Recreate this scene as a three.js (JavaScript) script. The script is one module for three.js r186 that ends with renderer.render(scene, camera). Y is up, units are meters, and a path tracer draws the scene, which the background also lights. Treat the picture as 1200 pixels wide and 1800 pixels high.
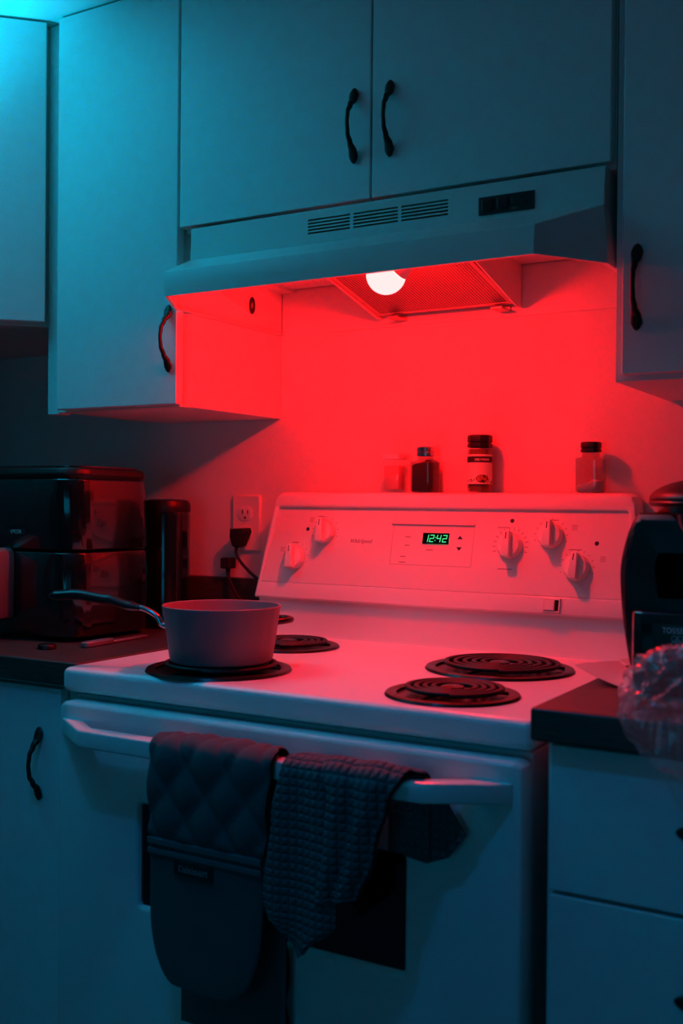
import * as THREE from 'three';
import { RoundedBoxGeometry } from 'three/addons/geometries/RoundedBoxGeometry.js';
import { mergeGeometries, mergeVertices, toCreasedNormals } from 'three/addons/utils/BufferGeometryUtils.js';
import { RectAreaLightUniformsLib } from 'three/addons/lights/RectAreaLightUniformsLib.js';
import { ImprovedNoise } from 'three/addons/math/ImprovedNoise.js';

// ---------------------------------------------------------------- camera, lights, exposure
const scene = new THREE.Scene();
scene.background = new THREE.Color(0x000000);
const renderer = new THREE.WebGLRenderer();
renderer.toneMapping = THREE.LinearToneMapping;
renderer.toneMappingExposure = 1.0;
renderer.shadowMap.enabled = true;

const camera = new THREE.PerspectiveCamera(50.88, 1200 / 1800, 0.05, 30);
camera.position.set(1.1972, 1.1661, 1.7948);
{
  const yaw = 30.4448 * Math.PI / 180, pitch = -0.4536 * Math.PI / 180, roll = 0.5154 * Math.PI / 180;
  const f = new THREE.Vector3(-Math.sin(yaw) * Math.cos(pitch), Math.sin(pitch), -Math.cos(yaw) * Math.cos(pitch));
  const r = new THREE.Vector3(Math.cos(yaw), 0, -Math.sin(yaw));
  const u = new THREE.Vector3().crossVectors(r, f);
  camera.up.copy(u.multiplyScalar(Math.cos(roll)).addScaledVector(r, -Math.sin(roll)));
  camera.lookAt(camera.position.clone().add(f));
}
camera.focus = 1.86;
camera.userData.fStop = 4.0;
scene.add(camera);

const RED = new THREE.Color().setRGB(1, 0.0, 0.0);          // the coloured bulb in the hood
const TEAL = new THREE.Color().setRGB(0.0, 0.56, .98);      // the unseen uplighter that lights the ceiling
const RED_POWER = 1.12, TEAL_POWER = 6.0, UNSEEN_SCREEN_POWER = .42, UNSEEN_PENDANT_POWER = .5;
const UNSEEN_SCREEN = new THREE.Color().setRGB(0.0, 0.55, 1.0);     // the unseen panel that lights the fronts
const BLUE = new THREE.Color().setRGB(0.0, 0.32, 1.0);       // the unseen pendant that lights the cooktop
const CEILING = 2.073;

// ---------------------------------------------------------------- helpers
let seed = 7;
const rnd = () => (seed = (seed * 16807) % 2147483647) / 2147483647;
const noise = new ImprovedNoise();
const taken = {};
const numbered = n => { const k = taken[n] = (taken[n] ?? -1) + 1; return k ? `${n}_${String(k).padStart(3, '0')}` : n; };

function mesh(name, geo, mat, parent) {
  const m = new THREE.Mesh(geo, mat); m.name = name; m.castShadow = m.receiveShadow = true;
  parent.add(m); return m;
}
function thing(name, label, category, pos = [0, 0, 0], turn = 0, group) {
  const o = new THREE.Group(); o.name = numbered(name); o.position.set(...pos); o.rotation.y = turn;
  o.userData = { label, category }; if (group) o.userData.group = group;
  scene.add(o); return o;
}
function sub(name, parent, pos = [0, 0, 0]) { const o = new THREE.Group(); o.name = name; o.position.set(...pos); parent.add(o); return o; }
function struct(name, geo, mat, label, category) {
  const m = mesh(name, geo, mat, scene); m.userData = { kind: 'structure', label, category }; return m;
}
// uv in metres, from the direction that each face points in
function uvm(g0) {
  const g = g0.index ? g0.toNonIndexed() : g0;
  if (!g.attributes.normal) g.computeVertexNormals();
  const p = g.attributes.position, uv = new Float32Array(p.count * 2);
  const a = new THREE.Vector3(), b = new THREE.Vector3(), c = new THREE.Vector3();
  for (let i = 0; i < p.count; i += 3) {
    a.fromBufferAttribute(p, i); b.fromBufferAttribute(p, i + 1).sub(a); c.fromBufferAttribute(p, i + 2).sub(a);
    b.cross(c); const x = Math.abs(b.x), y = Math.abs(b.y), z = Math.abs(b.z);
    for (let k = i; k < i + 3; k++) {
      const X = p.getX(k), Y = p.getY(k), Z = p.getZ(k);
      if (x >= y && x >= z) { uv[k * 2] = Z; uv[k * 2 + 1] = Y; } else if (y >= z) { uv[k * 2] = X; uv[k * 2 + 1] = Z; } else { uv[k * 2] = X; uv[k * 2 + 1] = Y; }
    }
  }
  g.setAttribute('uv', new THREE.BufferAttribute(uv, 2));
  return g;
}
// a box between two corners, with its edges rounded by r
function bx(x0, x1, y0, y1, z0, z1, r = 0.0015, seg = 2) {
  const w = x1 - x0, h = y1 - y0, d = z1 - z0, rr = Math.min(r, w * .49, h * .49, d * .49);
  const g = r > 0 ? new RoundedBoxGeometry(w, h, d, seg, rr) : new THREE.BoxGeometry(w, h, d);
  g.translate((x0 + x1) / 2, (y0 + y1) / 2, (z0 + z1) / 2);
  return uvm(g);
}
const merge = list => mergeGeometries(list.map(g => { const h = g.index ? g.toNonIndexed() : g.clone(); for (const k of Object.keys(h.attributes)) if (!['position', 'normal', 'uv'].includes(k)) h.deleteAttribute(k); return h; }));
function roundShape(w, h, r, cx = 0, cy = 0) {
  const s = new THREE.Shape(), x = cx - w / 2, y = cy - h / 2;
  s.moveTo(x + r, y); s.lineTo(x + w - r, y); s.absarc(x + w - r, y + r, r, -Math.PI / 2, 0);
  s.lineTo(x + w, y + h - r); s.absarc(x + w - r, y + h - r, r, 0, Math.PI / 2);
  s.lineTo(x + r, y + h); s.absarc(x + r, y + h - r, r, Math.PI / 2, Math.PI);
  s.lineTo(x, y + r); s.absarc(x + r, y + r, r, Math.PI, Math.PI * 1.5);
  return s;
}
// an upright prism with a rounded footprint, base at y = 0
function prism(w, d, r, h, bevel = 0.004, seg = 4) {
  const g = new THREE.ExtrudeGeometry(roundShape(w - 2 * bevel, d - 2 * bevel, Math.max(r - bevel, .001)), { depth: h - 2 * bevel, bevelEnabled: true, bevelSize: bevel, bevelThickness: bevel, bevelSegments: seg, curveSegments: 10 });
  g.rotateX(-Math.PI / 2); g.translate(0, bevel, 0);
  return toCreasedNormals(uvm(g), 0.7);
}
function polyExtrude(pts, depth, bevel = 0) {        // outline in x, y; extruded along z
  const s = new THREE.Shape(pts.map(([x, y]) => new THREE.Vector2(x, y)));
  const g = new THREE.ExtrudeGeometry(s, { depth: depth - 2 * bevel, bevelEnabled: bevel > 0, bevelSize: bevel, bevelThickness: bevel, bevelOffset: -bevel, bevelSegments: 3, curveSegments: 10 });
  g.translate(0, 0, bevel); return toCreasedNormals(uvm(g), 0.6);
}
const lathe = (pts, n = 40) => toCreasedNormals(new THREE.LatheGeometry(pts.map(([r, y]) => new THREE.Vector2(r, y)), n), 0.6);
function tube(pts, r, n = 40, m = 10) { return new THREE.TubeGeometry(new THREE.CatmullRomCurve3(pts.map(p => new THREE.Vector3(...p))), n, r, m); }
function gridGeo(rows, closeU = false) {             // rows of points -> smooth surface
  const R = rows.length, C = rows[0].length, pos = [], uv = [], idx = [];
  rows.forEach((row, i) => row.forEach((p, j) => { pos.push(...p); uv.push(j / (C - 1), i / (R - 1)); }));
  for (let i = 0; i < R - 1; i++) for (let j = 0; j < C - (closeU ? 0 : 1); j++) {
    const a = i * C + j, b = i * C + (j + 1) % C, c = a + C, d = b + C; idx.push(a, b, d, a, d, c);
  }
  const g = new THREE.BufferGeometry();
  g.setAttribute('position', new THREE.Float32BufferAttribute(pos, 3)); g.setAttribute('uv', new THREE.Float32BufferAttribute(uv, 2));
  g.setIndex(idx); g.computeVertexNormals(); return g;
}
const lerpTab = (tab, t) => {                        // smooth interpolation through [t, a, b, ...] rows
  let i = 0; while (i < tab.length - 2 && t > tab[i + 1][0]) i++;
  const A = tab[i], B = tab[i + 1]; let k = (t - A[0]) / (B[0] - A[0]); k = Math.min(1, Math.max(0, k)); k = k * k * (3 - 2 * k);
  return A.slice(1).map((a, q) => a + (B[q + 1] - a) * k);
};

// ---------------------------------------------------------------- textures
function dataTex(n, fn, srgb = false) {
  const d = new Uint8Array(n * n * 4);
  for (let y = 0; y < n; y++) for (let x = 0; x < n; x++) {
    const v = fn(x / n, y / n, x, y), k = (y * n + x) * 4;
    if (Array.isArray(v)) { d[k] = v[0]; d[k + 1] = v[1]; d[k + 2] = v[2]; } else d[k] = d[k + 1] = d[k + 2] = v; d[k + 3] = 255;
  }
  const t = new THREE.DataTexture(d, n, n); t.wrapS = t.wrapT = THREE.RepeatWrapping; t.magFilter = THREE.LinearFilter; t.minFilter = THREE.LinearMipmapLinearFilter; t.generateMipmaps = true;
  if (srgb) t.colorSpace = THREE.SRGBColorSpace; t.needsUpdate = true; return t;
}
const P2 = Math.PI * 2;
const tileN = (u, v, f, s) => noise.noise(Math.cos(u * P2) * f, Math.sin(u * P2) * f + s, Math.cos(v * P2) * f + Math.sin(v * P2) * f * 1.7);
const clamp255 = v => Math.max(0, Math.min(255, Math.round(v)));
const rep = (t, k) => { const c = t.clone(); c.repeat.set(k, k); c.needsUpdate = true; return c; };
const peel = dataTex(256, (u, v, x, y) => clamp255(128 + 55 * noise.noise(x * .35, y * .35, 1.3) + 40 * noise.noise(x * .11, y * .11, 5)));
const mottle = dataTex(256, (u, v, x, y) => { const n = 226 + 3 * noise.noise(x * .05, y * .05, 2) + 5 * noise.noise(x * .4, y * .4, 8); return [clamp255(n), clamp255(n), clamp255(n - 3)]; }, true);
const speckle = dataTex(512, (u, v, x, y) => { const s = rnd(); const n = noise.noise(x * .3, y * .3, 4); return s > .9972 ? [225, 222, 220] : s > .985 ? [152, 144, 144] : [clamp255(146 + 10 * n), clamp255(106 + 10 * n), clamp255(112 + 10 * n)]; }, true);
const counterTex = dataTex(512, (u, v, x, y) => { const s = 20 * noise.noise(x * .02, y * .3, 3) + 14 * noise.noise(x * .06, y * .9, 7); return [clamp255(62 + s), clamp255(52 + s), clamp255(48 + s)]; }, true);
const meshTex = dataTex(64, (u, v, x, y) => { const a = ((x / 16) % 1), b = ((y / 16 + (Math.floor(x / 16) % 2) * .5) % 1); const d = Math.max(Math.abs(a - .5), Math.abs(b - .5)); return d > .33 ? [176, 174, 170] : [38, 36, 34]; }, true);
const meshBump = dataTex(64, (u, v, x, y) => { const a = ((x / 16) % 1), b = ((y / 16 + (Math.floor(x / 16) % 2) * .5) % 1); const d = Math.max(Math.abs(a - .5), Math.abs(b - .5)); return d > .33 ? 230 : 20; });
const waffleBump = dataTex(64, (u, v) => { const a = Math.abs(((u * 2) % 1) - .5) * 2, b = Math.abs(((v * 2) % 1) - .5) * 2; return clamp255(30 + 220 * Math.pow(Math.max(a, b), 2.2)); });
const weave = dataTex(128, (u, v, x, y) => clamp255(128 + 60 * Math.sin(x * 1.57) * Math.sin(y * 1.57) + 50 * noise.noise(x * .3, y * .3, 9)));
function canvasTex(w, h, draw) {
  const c = document.createElement('canvas'); c.width = w; c.height = h; const g = c.getContext('2d'); draw(g, w, h);
  const t = new THREE.CanvasTexture(c); t.colorSpace = THREE.SRGBColorSpace; t.needsUpdate = true; return t;
}

// ---------------------------------------------------------------- materials
const S = o => new THREE.MeshStandardMaterial(o), Ph = o => new THREE.MeshPhysicalMaterial(o);
const M = {
  wall: S({ color: 0xd9d6cf, roughness: .85, bumpMap: rep(peel, 6), bumpScale: .0006 }),
  unseenWallTint: S({ color: 0x2c8c8e, roughness: .85, bumpMap: rep(peel, 6), bumpScale: .0006 }),  // unseen walls: turquoise chosen to cut red bounce and return teal light
  ceiling: S({ color: 0xe6e4de, roughness: .9, bumpMap: rep(peel, 5), bumpScale: .001 }),
  floor: S({ color: 0x2f5a63, roughness: .6, bumpMap: rep(peel, 4), bumpScale: .0008 }),  // floor lies out of view; blue-grey chosen to absorb red bounce
  cabinet: S({ color: 0xffffff, map: rep(mottle, 4), roughness: .5, bumpMap: rep(peel, 9), bumpScale: .00012 }),
  carcass: S({ color: 0xd4d1c8, roughness: .6 }),
  handle: S({ color: 0x35332f, roughness: .42, metalness: .75 }),
  enamel: Ph({ color: 0xe3e2de, roughness: .32, clearcoat: .5, clearcoatRoughness: .12 }),
  enamelTop: Ph({ color: 0xe6e5e1, roughness: .38, clearcoat: .45, clearcoatRoughness: .16 }),
  hood: Ph({ color: 0xe0dfda, roughness: .36, clearcoat: .4, clearcoatRoughness: .2 }),
  hoodIn: S({ color: 0xd8d6d0, roughness: .4 }),
  dark: S({ color: 0x0b0b0b, roughness: .75 }),
  blackGloss: Ph({ color: 0x0a0a0b, roughness: .18, clearcoat: .8, clearcoatRoughness: .06 }),
  blackSatin: S({ color: 0x0d0d0e, roughness: .42 }),
  blackMatt: S({ color: 0x111111, roughness: .7 }),
  glassBlack: Ph({ color: 0x050506, roughness: .08, clearcoat: 1, clearcoatRoughness: .03 }),
  grey: S({ color: 0x7f8184, roughness: .35, metalness: .4 }),
  chrome: S({ color: 0xb9bbbc, roughness: .2, metalness: 1 }),
  counter: S({ color: 0xffffff, map: rep(counterTex, 1.6), roughness: .38, bumpMap: rep(peel, 5), bumpScale: .0002 }),
  plastic: S({ color: 0xdedcd5, roughness: .35 }),
  knob: S({ color: 0xe6e4dd, roughness: .3 }),
  coil: S({ color: 0x1c1a19, roughness: .5, metalness: .3 }),
  drip: S({ color: 0x26211f, roughness: .3, metalness: .5 }),
  pan: S({ color: 0xffffff, map: rep(speckle, 5), roughness: .5 }),
  panHandle: S({ color: 0x141416, roughness: .3 }),
  glass: Ph({ color: 0xdde1e0, roughness: .03, transmission: 1, thickness: 0, ior: 1.45 }),
  clear: Ph({ color: 0xffffff, roughness: .05, transmission: 1, thickness: 0, ior: 1.4 }),
  salt: S({ color: 0xf0eeea, roughness: .9, bumpMap: rep(peel, 40), bumpScale: .0006 }),
  pepper: S({ color: 0x4a3d33, roughness: .9, bumpMap: rep(peel, 40), bumpScale: .001 }),
  spice: S({ color: 0x8a5a36, roughness: .9 }),
  film: Ph({ color: 0xffffff, roughness: .12, transmission: .92, thickness: 0, ior: 1.5, side: THREE.DoubleSide }),
  paper: S({ color: 0xd9d4cc, roughness: .75 }),
  mitt: S({ color: 0x4b4e52, roughness: .9, bumpMap: rep(weave, 1), bumpScale: .0004 }),
  mittTrim: S({ color: 0x55595d, roughness: .85 }),
  towel: S({ color: 0x55585d, roughness: .95, bumpMap: waffleBump, bumpScale: .004 }),
  filter: S({ color: 0xffffff, map: rep(meshTex, 46), bumpMap: rep(meshBump, 46), bumpScale: .0015, roughness: .4, metalness: .55 }),
  filterFrame: S({ color: 0xaaa7a1, roughness: .4, metalness: .7 }),
  bulbBase: S({ color: 0xe8e4e0, roughness: .4 }),
};

// ---------------------------------------------------------------- the room
const RX0 = -0.92, RX1 = 2.45, RZ1 = 3.3;
struct('wall_back', bx(RX0 - .1, RX1 + .1, -.05, CEILING + .1, -.1, 0, 0), M.wall, 'white painted kitchen wall behind the stove and under the cabinets', 'wall');
struct('wall_left', bx(RX0 - .1, RX0, -.05, CEILING + .1, 0, RZ1, 0), M.unseenWallTint, 'unseen side wall past the corner cabinet, turquoise to cut red bounce', 'wall');
struct('wall_right', bx(RX1, RX1 + .1, -.05, CEILING + .1, 0, RZ1, 0), M.unseenWallTint, 'unseen side wall past the right counter, turquoise to cut red bounce', 'wall');
struct('wall_front', bx(RX0 - .1, RX1 + .1, -.05, CEILING + .1, RZ1, RZ1 + .1, 0), M.unseenWallTint, 'unseen wall facing the stove across the kitchen, turquoise to cut red bounce', 'wall');
struct('floor', bx(RX0 - .1, RX1 + .1, -.1, 0, -.1, RZ1 + .1, 0), M.floor, 'unseen kitchen floor in front of the stove, dark blue-grey to absorb red', 'floor');
struct('ceiling', bx(RX0 - .1, RX1 + .1, CEILING, CEILING + .1, -.1, RZ1 + .1, 0), M.ceiling, 'white ceiling above the cabinets, bright with cyan light', 'ceiling');

// ---------------------------------------------------------------- cabinet pull: a bow with spoon-shaped ends, standing upright, door face at z = 0
const pullGeo = (() => {
  const L = .118, tab = [[0, .0035, .0012, .001], [.03, .0040, .0052, .003], [.09, .0050, .0078, .0042], [.16, .0075, .0070, .0046], [.25, .0165, .0042, .0042], [.36, .0242, .0034, .0036], [.5, .0262, .0032, .0034], [.64, .0242, .0034, .0036], [.75, .0165, .0044, .0042], [.84, .0075, .0074, .0046], [.91, .0050, .0082, .0042], [.97, .0040, .0056, .003], [1, .0035, .0012, .001]];
  const rows = [], N = 56;
  for (let i = 0; i <= N; i++) {
    const t = i / N, [z, hw, ht] = lerpTab(tab, t), [za] = lerpTab(tab, Math.max(0, t - .01)), [zb] = lerpTab(tab, Math.min(1, t + .01));
    const ty = .02 * L, tz = zb - za, l = Math.hypot(ty, tz), ny = -tz / l, nz = ty / l, row = [];
    for (let k = 0; k < 14; k++) { const a = k / 14 * P2; row.push([Math.cos(a) * hw, (t - .5) * L + Math.sin(a) * ht * ny, z + Math.sin(a) * ht * nz]); }
    rows.push(row);
  }
  return gridGeo(rows, true);
})();
const pull = (parent, x, y, z, turn = 0, roll = 0) => { const h = mesh('handle', pullGeo, M.handle, parent); h.position.set(x, y, z); h.rotation.set(0, turn, roll); h.userData.label = 'dark metal bow handle with spoon-shaped ends'; return h; };

// ---------------------------------------------------------------- wall cabinets
{ // over the hood
  const c = thing('wall_cabinet', 'white two-door wall cabinet above the range hood', 'cabinet', [0, 1.636, 0]);
  mesh('body', bx(.001, .761, 0, CEILING - 1.636 - .001, .001, .3035, .001), M.carcass, c);
  const d1 = mesh('door', bx(.002, .3793, .006, .432, .306, .325, .002), M.cabinet, c);
  const d2 = mesh('door', bx(.3822, .759, .006, .432, .306, .325, .002), M.cabinet, c);
  pull(d1, .352, 1.758 - 1.636, .325); pull(d2, .4155, 1.759 - 1.636, .325);
}
{ // left of the hood
  const c = thing('wall_cabinet', 'tall narrow white wall cabinet between corner cabinet and range hood', 'cabinet', [0, 1.334, 0]);
  mesh('body', bx(-.306, -.0005, 0, CEILING - 1.334 - .001, .001, .283, .001), M.cabinet, c);
  // the front frame has its outer edge cut at a slant
  const fr = new THREE.Shape([[-.306, -.2832], [-.0005, -.2832], [-.0125, -.3035], [-.306, -.3035]].map(p => new THREE.Vector2(...p)));
  const fg = new THREE.ExtrudeGeometry(fr, { depth: CEILING - 1.334 - .001, bevelEnabled: false }); fg.rotateX(-Math.PI / 2);
  mesh('front_frame', uvm(fg), M.carcass, c);
  const d = mesh('door', bx(-.289, -.0025, .003, .734, .306, .325, .002), M.cabinet, c);
  pull(d, -.0175, 1.451 - 1.334, .325);
  mesh('filler_strip', bx(-.337, -.3065, -.003, CEILING - 1.334 - .001, .270, .300, .0015), M.cabinet, c);
}
{ // corner cabinet with a slanting door
  const c = thing('corner_cabinet', 'short white corner wall cabinet with slanting door beside the tall cabinet', 'cabinet', [0, 1.5, 0]);
  const s = new THREE.Shape([[-.3375, -.001], [-.3375, -.29], [-.640, -.592], [-.919, -.592], [-.919, -.001]].map(p => new THREE.Vector2(...p)));
  const g = new THREE.ExtrudeGeometry(s, { depth: CEILING - 1.5 - .001, bevelEnabled: false }); g.rotateX(-Math.PI / 2);
  mesh('body', uvm(g), M.carcass, c);
  const d = mesh('door', bx(0, .402, .004, .568, 0, .019, .002), M.cabinet, c);
  d.rotation.y = Math.PI / 4; d.position.set(-.6215 + .0035, 0, .5925 + .003);
  pull(d, .03, .08, .019);
}
{ // right of the hood
  const c = thing('wall_cabinet', 'white wall cabinet with single door on the side of the coffee machine', 'cabinet', [0, 1.339, 0]);
  mesh('body', bx(.7625, 1.24, 0, CEILING - 1.339 - .001, .001, .3045, .001), M.cabinet, c);
  const d = mesh('door', bx(.7765, 1.236, .008, .729, .306, .325, .002), M.cabinet, c);
  pull(d, .798, 1.464 - 1.339, .325);
}

// ---------------------------------------------------------------- range hood
{
  const h = thing('range_hood', 'white under-cabinet range hood with slanted corners above the stove', 'range hood', [0, 0, 0]);
  // skirt: stations run round the rim from wall to wall, rows run from the rim up to the foot of the upright panel
  const rim = 1.499, lip = 1.541, foot = 1.582, zf = .436;
  const station = (bxx, bz, tx, tz, ex, ez, isFront) => {
    const rows = [];
    rows.push([bxx + (isFront ? 0 : (bxx < .38 ? .008 : -.008)), rim + .001, isFront ? bz - .009 : bz]);
    rows.push([bxx, rim, bz]);
    rows.push([bxx + (tx - bxx) * .8, rim + (lip - rim) * (isFront ? .84 : 1.6), bz + (tz - bz) * .8]);
    if (isFront) { rows.push([tx, lip - .002, tz - .0012]); rows.push([tx, lip, tz - .0045]); rows.push([tx, lip + .0022, tz - .009]); }
    else { rows.push([tx, foot - .004, tz]); rows.push([tx, foot - .002, tz]); rows.push([tx, foot - .001, tz]); }
    rows.push([ex, foot, ez]);
    return rows;
  };
  const st = [
    station(.0025, .004, .0025, .004, .031, .004, false), station(.0025, .336, .030, .331, .031, .3305, false), station(.063, zf, .0615, zf, .032, .3305, true),
    station(.690, zf, .691, zf, .750, .3305, true), station(.7595, .336, .752, .331, .751, .3305, false), station(.7595, .004, .7595, .004, .751, .004, false)];
  const rows = []; for (let r = 0; r < st[0].length; r++) rows.push(st.map(s => s[r]));
  const sk = toCreasedNormals(uvm(gridGeo(rows)), .3);
  mesh('canopy', sk, M.hood, h);
  // upright panel, cut through by three groups of five vent slots
  const sh = new THREE.Shape([[.031, foot], [.751, foot], [.7535, 1.635], [.034, 1.635]].map(p => new THREE.Vector2(...p)));
  for (const [a, b] of [[.269, .347], [.353, .432], [.4375, .516]]) for (let k = 0; k < 5; k++) {
    const y = 1.5975 + k * .0052, q = new THREE.Path(); q.moveTo(a, y); q.lineTo(b, y); q.lineTo(b + .0006, y + .0029); q.lineTo(a + .0006, y + .0029); q.closePath(); sh.holes.push(q);
  }
  const pg = new THREE.ExtrudeGeometry(sh, { depth: .0015, bevelEnabled: false }); pg.translate(0, 0, .3295);
  mesh('front_panel', uvm(pg), M.hood, h);
  mesh('side_panel', bx(.031, .0325, foot, 1.635, .004, .3292, 0), M.hood, h);
  mesh('side_panel', bx(.751, .7525, foot, 1.635, .004, .3292, 0), M.hood, h);
  mesh('inner_top', bx(.033, .7505, 1.588, 1.590, .008, .329, 0), M.hoodIn, h);
  mesh('back_panel', bx(.004, .758, rim, 1.5875, .001, .0035, 0), M.hoodIn, h);
  // black switch plate with two rockers
  const cp = sub('switch_plate', h);
  mesh('plate', bx(.566, .652, 1.589, 1.6155, .331, .3335, .0008), M.blackSatin, cp);
  for (const [a, b] of [[.572, .588], [.596, .612]]) mesh('rocker_switch', bx(a, b, 1.595, 1.611, .3336, .3362, .001), M.blackGloss, cp);
  const lt = canvasTex(256, 64, (g, w, hh) => { g.fillStyle = '#0d0d0e'; g.fillRect(0, 0, w, hh); g.strokeStyle = g.fillStyle = '#8d9091'; g.lineWidth = 4; g.beginPath(); g.ellipse(w / 2, hh / 2, 110, 24, 0, 0, 7); g.stroke(); g.font = 'bold 34px sans-serif'; g.textAlign = 'center'; g.textBaseline = 'middle'; g.fillText('BROAN', w / 2, hh / 2 + 2); });
  const lg = new THREE.PlaneGeometry(.015, .0042); lg.translate(.6215, 1.5935, .3337); mesh('printed_mark', lg, S({ map: lt, roughness: .5 }), cp);
  mesh('tick_mark', bx(.6175, .6182, 1.600, 1.609, .3335, .3338, 0), M.grey, cp);
  // blower housing with slanted filter below
  const sidePts = [[.010, 1.5878], [.010, 1.512], [.030, 1.512], [.262, 1.567], [.262, 1.5878]];
  for (const x of [.232, .507]) { const g = polyExtrude(sidePts.map(([z, y]) => [-z, y]), .003); g.rotateY(Math.PI / 2); g.translate(x - .0015, 0, 0); mesh('housing_side', g, M.hoodIn, h); }
  mesh('housing_front', bx(.2335, .5055, 1.566, 1.5878, .259, .262, 0), M.hoodIn, h);
  const fl = sub('grease_filter', h, [0, 1.5165, .030]); fl.rotation.x = -Math.atan2(.048, .222);
  mesh('mesh_panel', bx(.244, .495, 0, .004, .008, .219, 0), M.filter, fl).userData.label = 'aluminium mesh of the grease filter';
  for (const [a, b, c, d] of [[.236, .244, 0, .227], [.495, .503, 0, .227], [.244, .495, 0, .008], [.244, .495, .219, .227]]) mesh('frame_bar', bx(a, b, -.001, .006, c, d, .001), M.filterFrame, fl);
  for (const x of [.262, .466]) mesh('latch', merge([bx(x, x + .022, 1.507, 1.511, .0045, .046, .001), bx(x, x + .022, 1.507, 1.517, .0045, .008, .001)]), M.filterFrame, h);
  mesh('cable_grommet', (() => { const g = new THREE.TorusGeometry(.0075, .0028, 8, 24); g.scale(.8, 1.6, 1); g.rotateY(Math.PI / 2); g.translate(.0125, 1.540, .120); return g; })(), M.blackSatin, h);
  // bulb, lying on its side, screwed into a socket on a bracket
  const bulb = sub('light_bulb', h, [.396, 1.5265, .300]);
  const BT = .95;                                       // the bulb points left and down
  const gl = new THREE.SphereGeometry(.0315, 40, 28);
  const globe = mesh('bulb_glass', gl, S({ color: 0xf2f2ee, roughness: .4, emissive: new THREE.Color().setRGB(.82, .83, .80), emissiveIntensity: 1 }), bulb);
  globe.userData.label = 'glowing white bulb globe';
  const neck = lathe([[.0262, .0195], [.0258, .022], [.0225, .036], [.0185, .050], [.0135, .056], [.0135, .066], [.001, .066]], 32); neck.rotateZ(-BT);
  mesh('bulb_neck', neck, M.bulbBase, bulb);
  const so = new THREE.CylinderGeometry(.019, .019, .024, 28); so.translate(0, .070, 0); so.rotateZ(-BT); mesh('socket', so, M.bulbBase, bulb);
  mesh('socket_bracket', bx(.045, .088, .0515, .0600, -.020, .020, .0008), M.hoodIn, bulb);
  const pl = new THREE.PointLight(RED, RED_POWER, 0, 2); pl.position.set(Math.sin(BT) * .012, Math.cos(BT) * .012, 0); pl.castShadow = true; pl.shadow.radius = 1.0; pl.shadow.camera.near = .04; pl.name = 'bulb_light'; bulb.add(pl);
}

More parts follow.
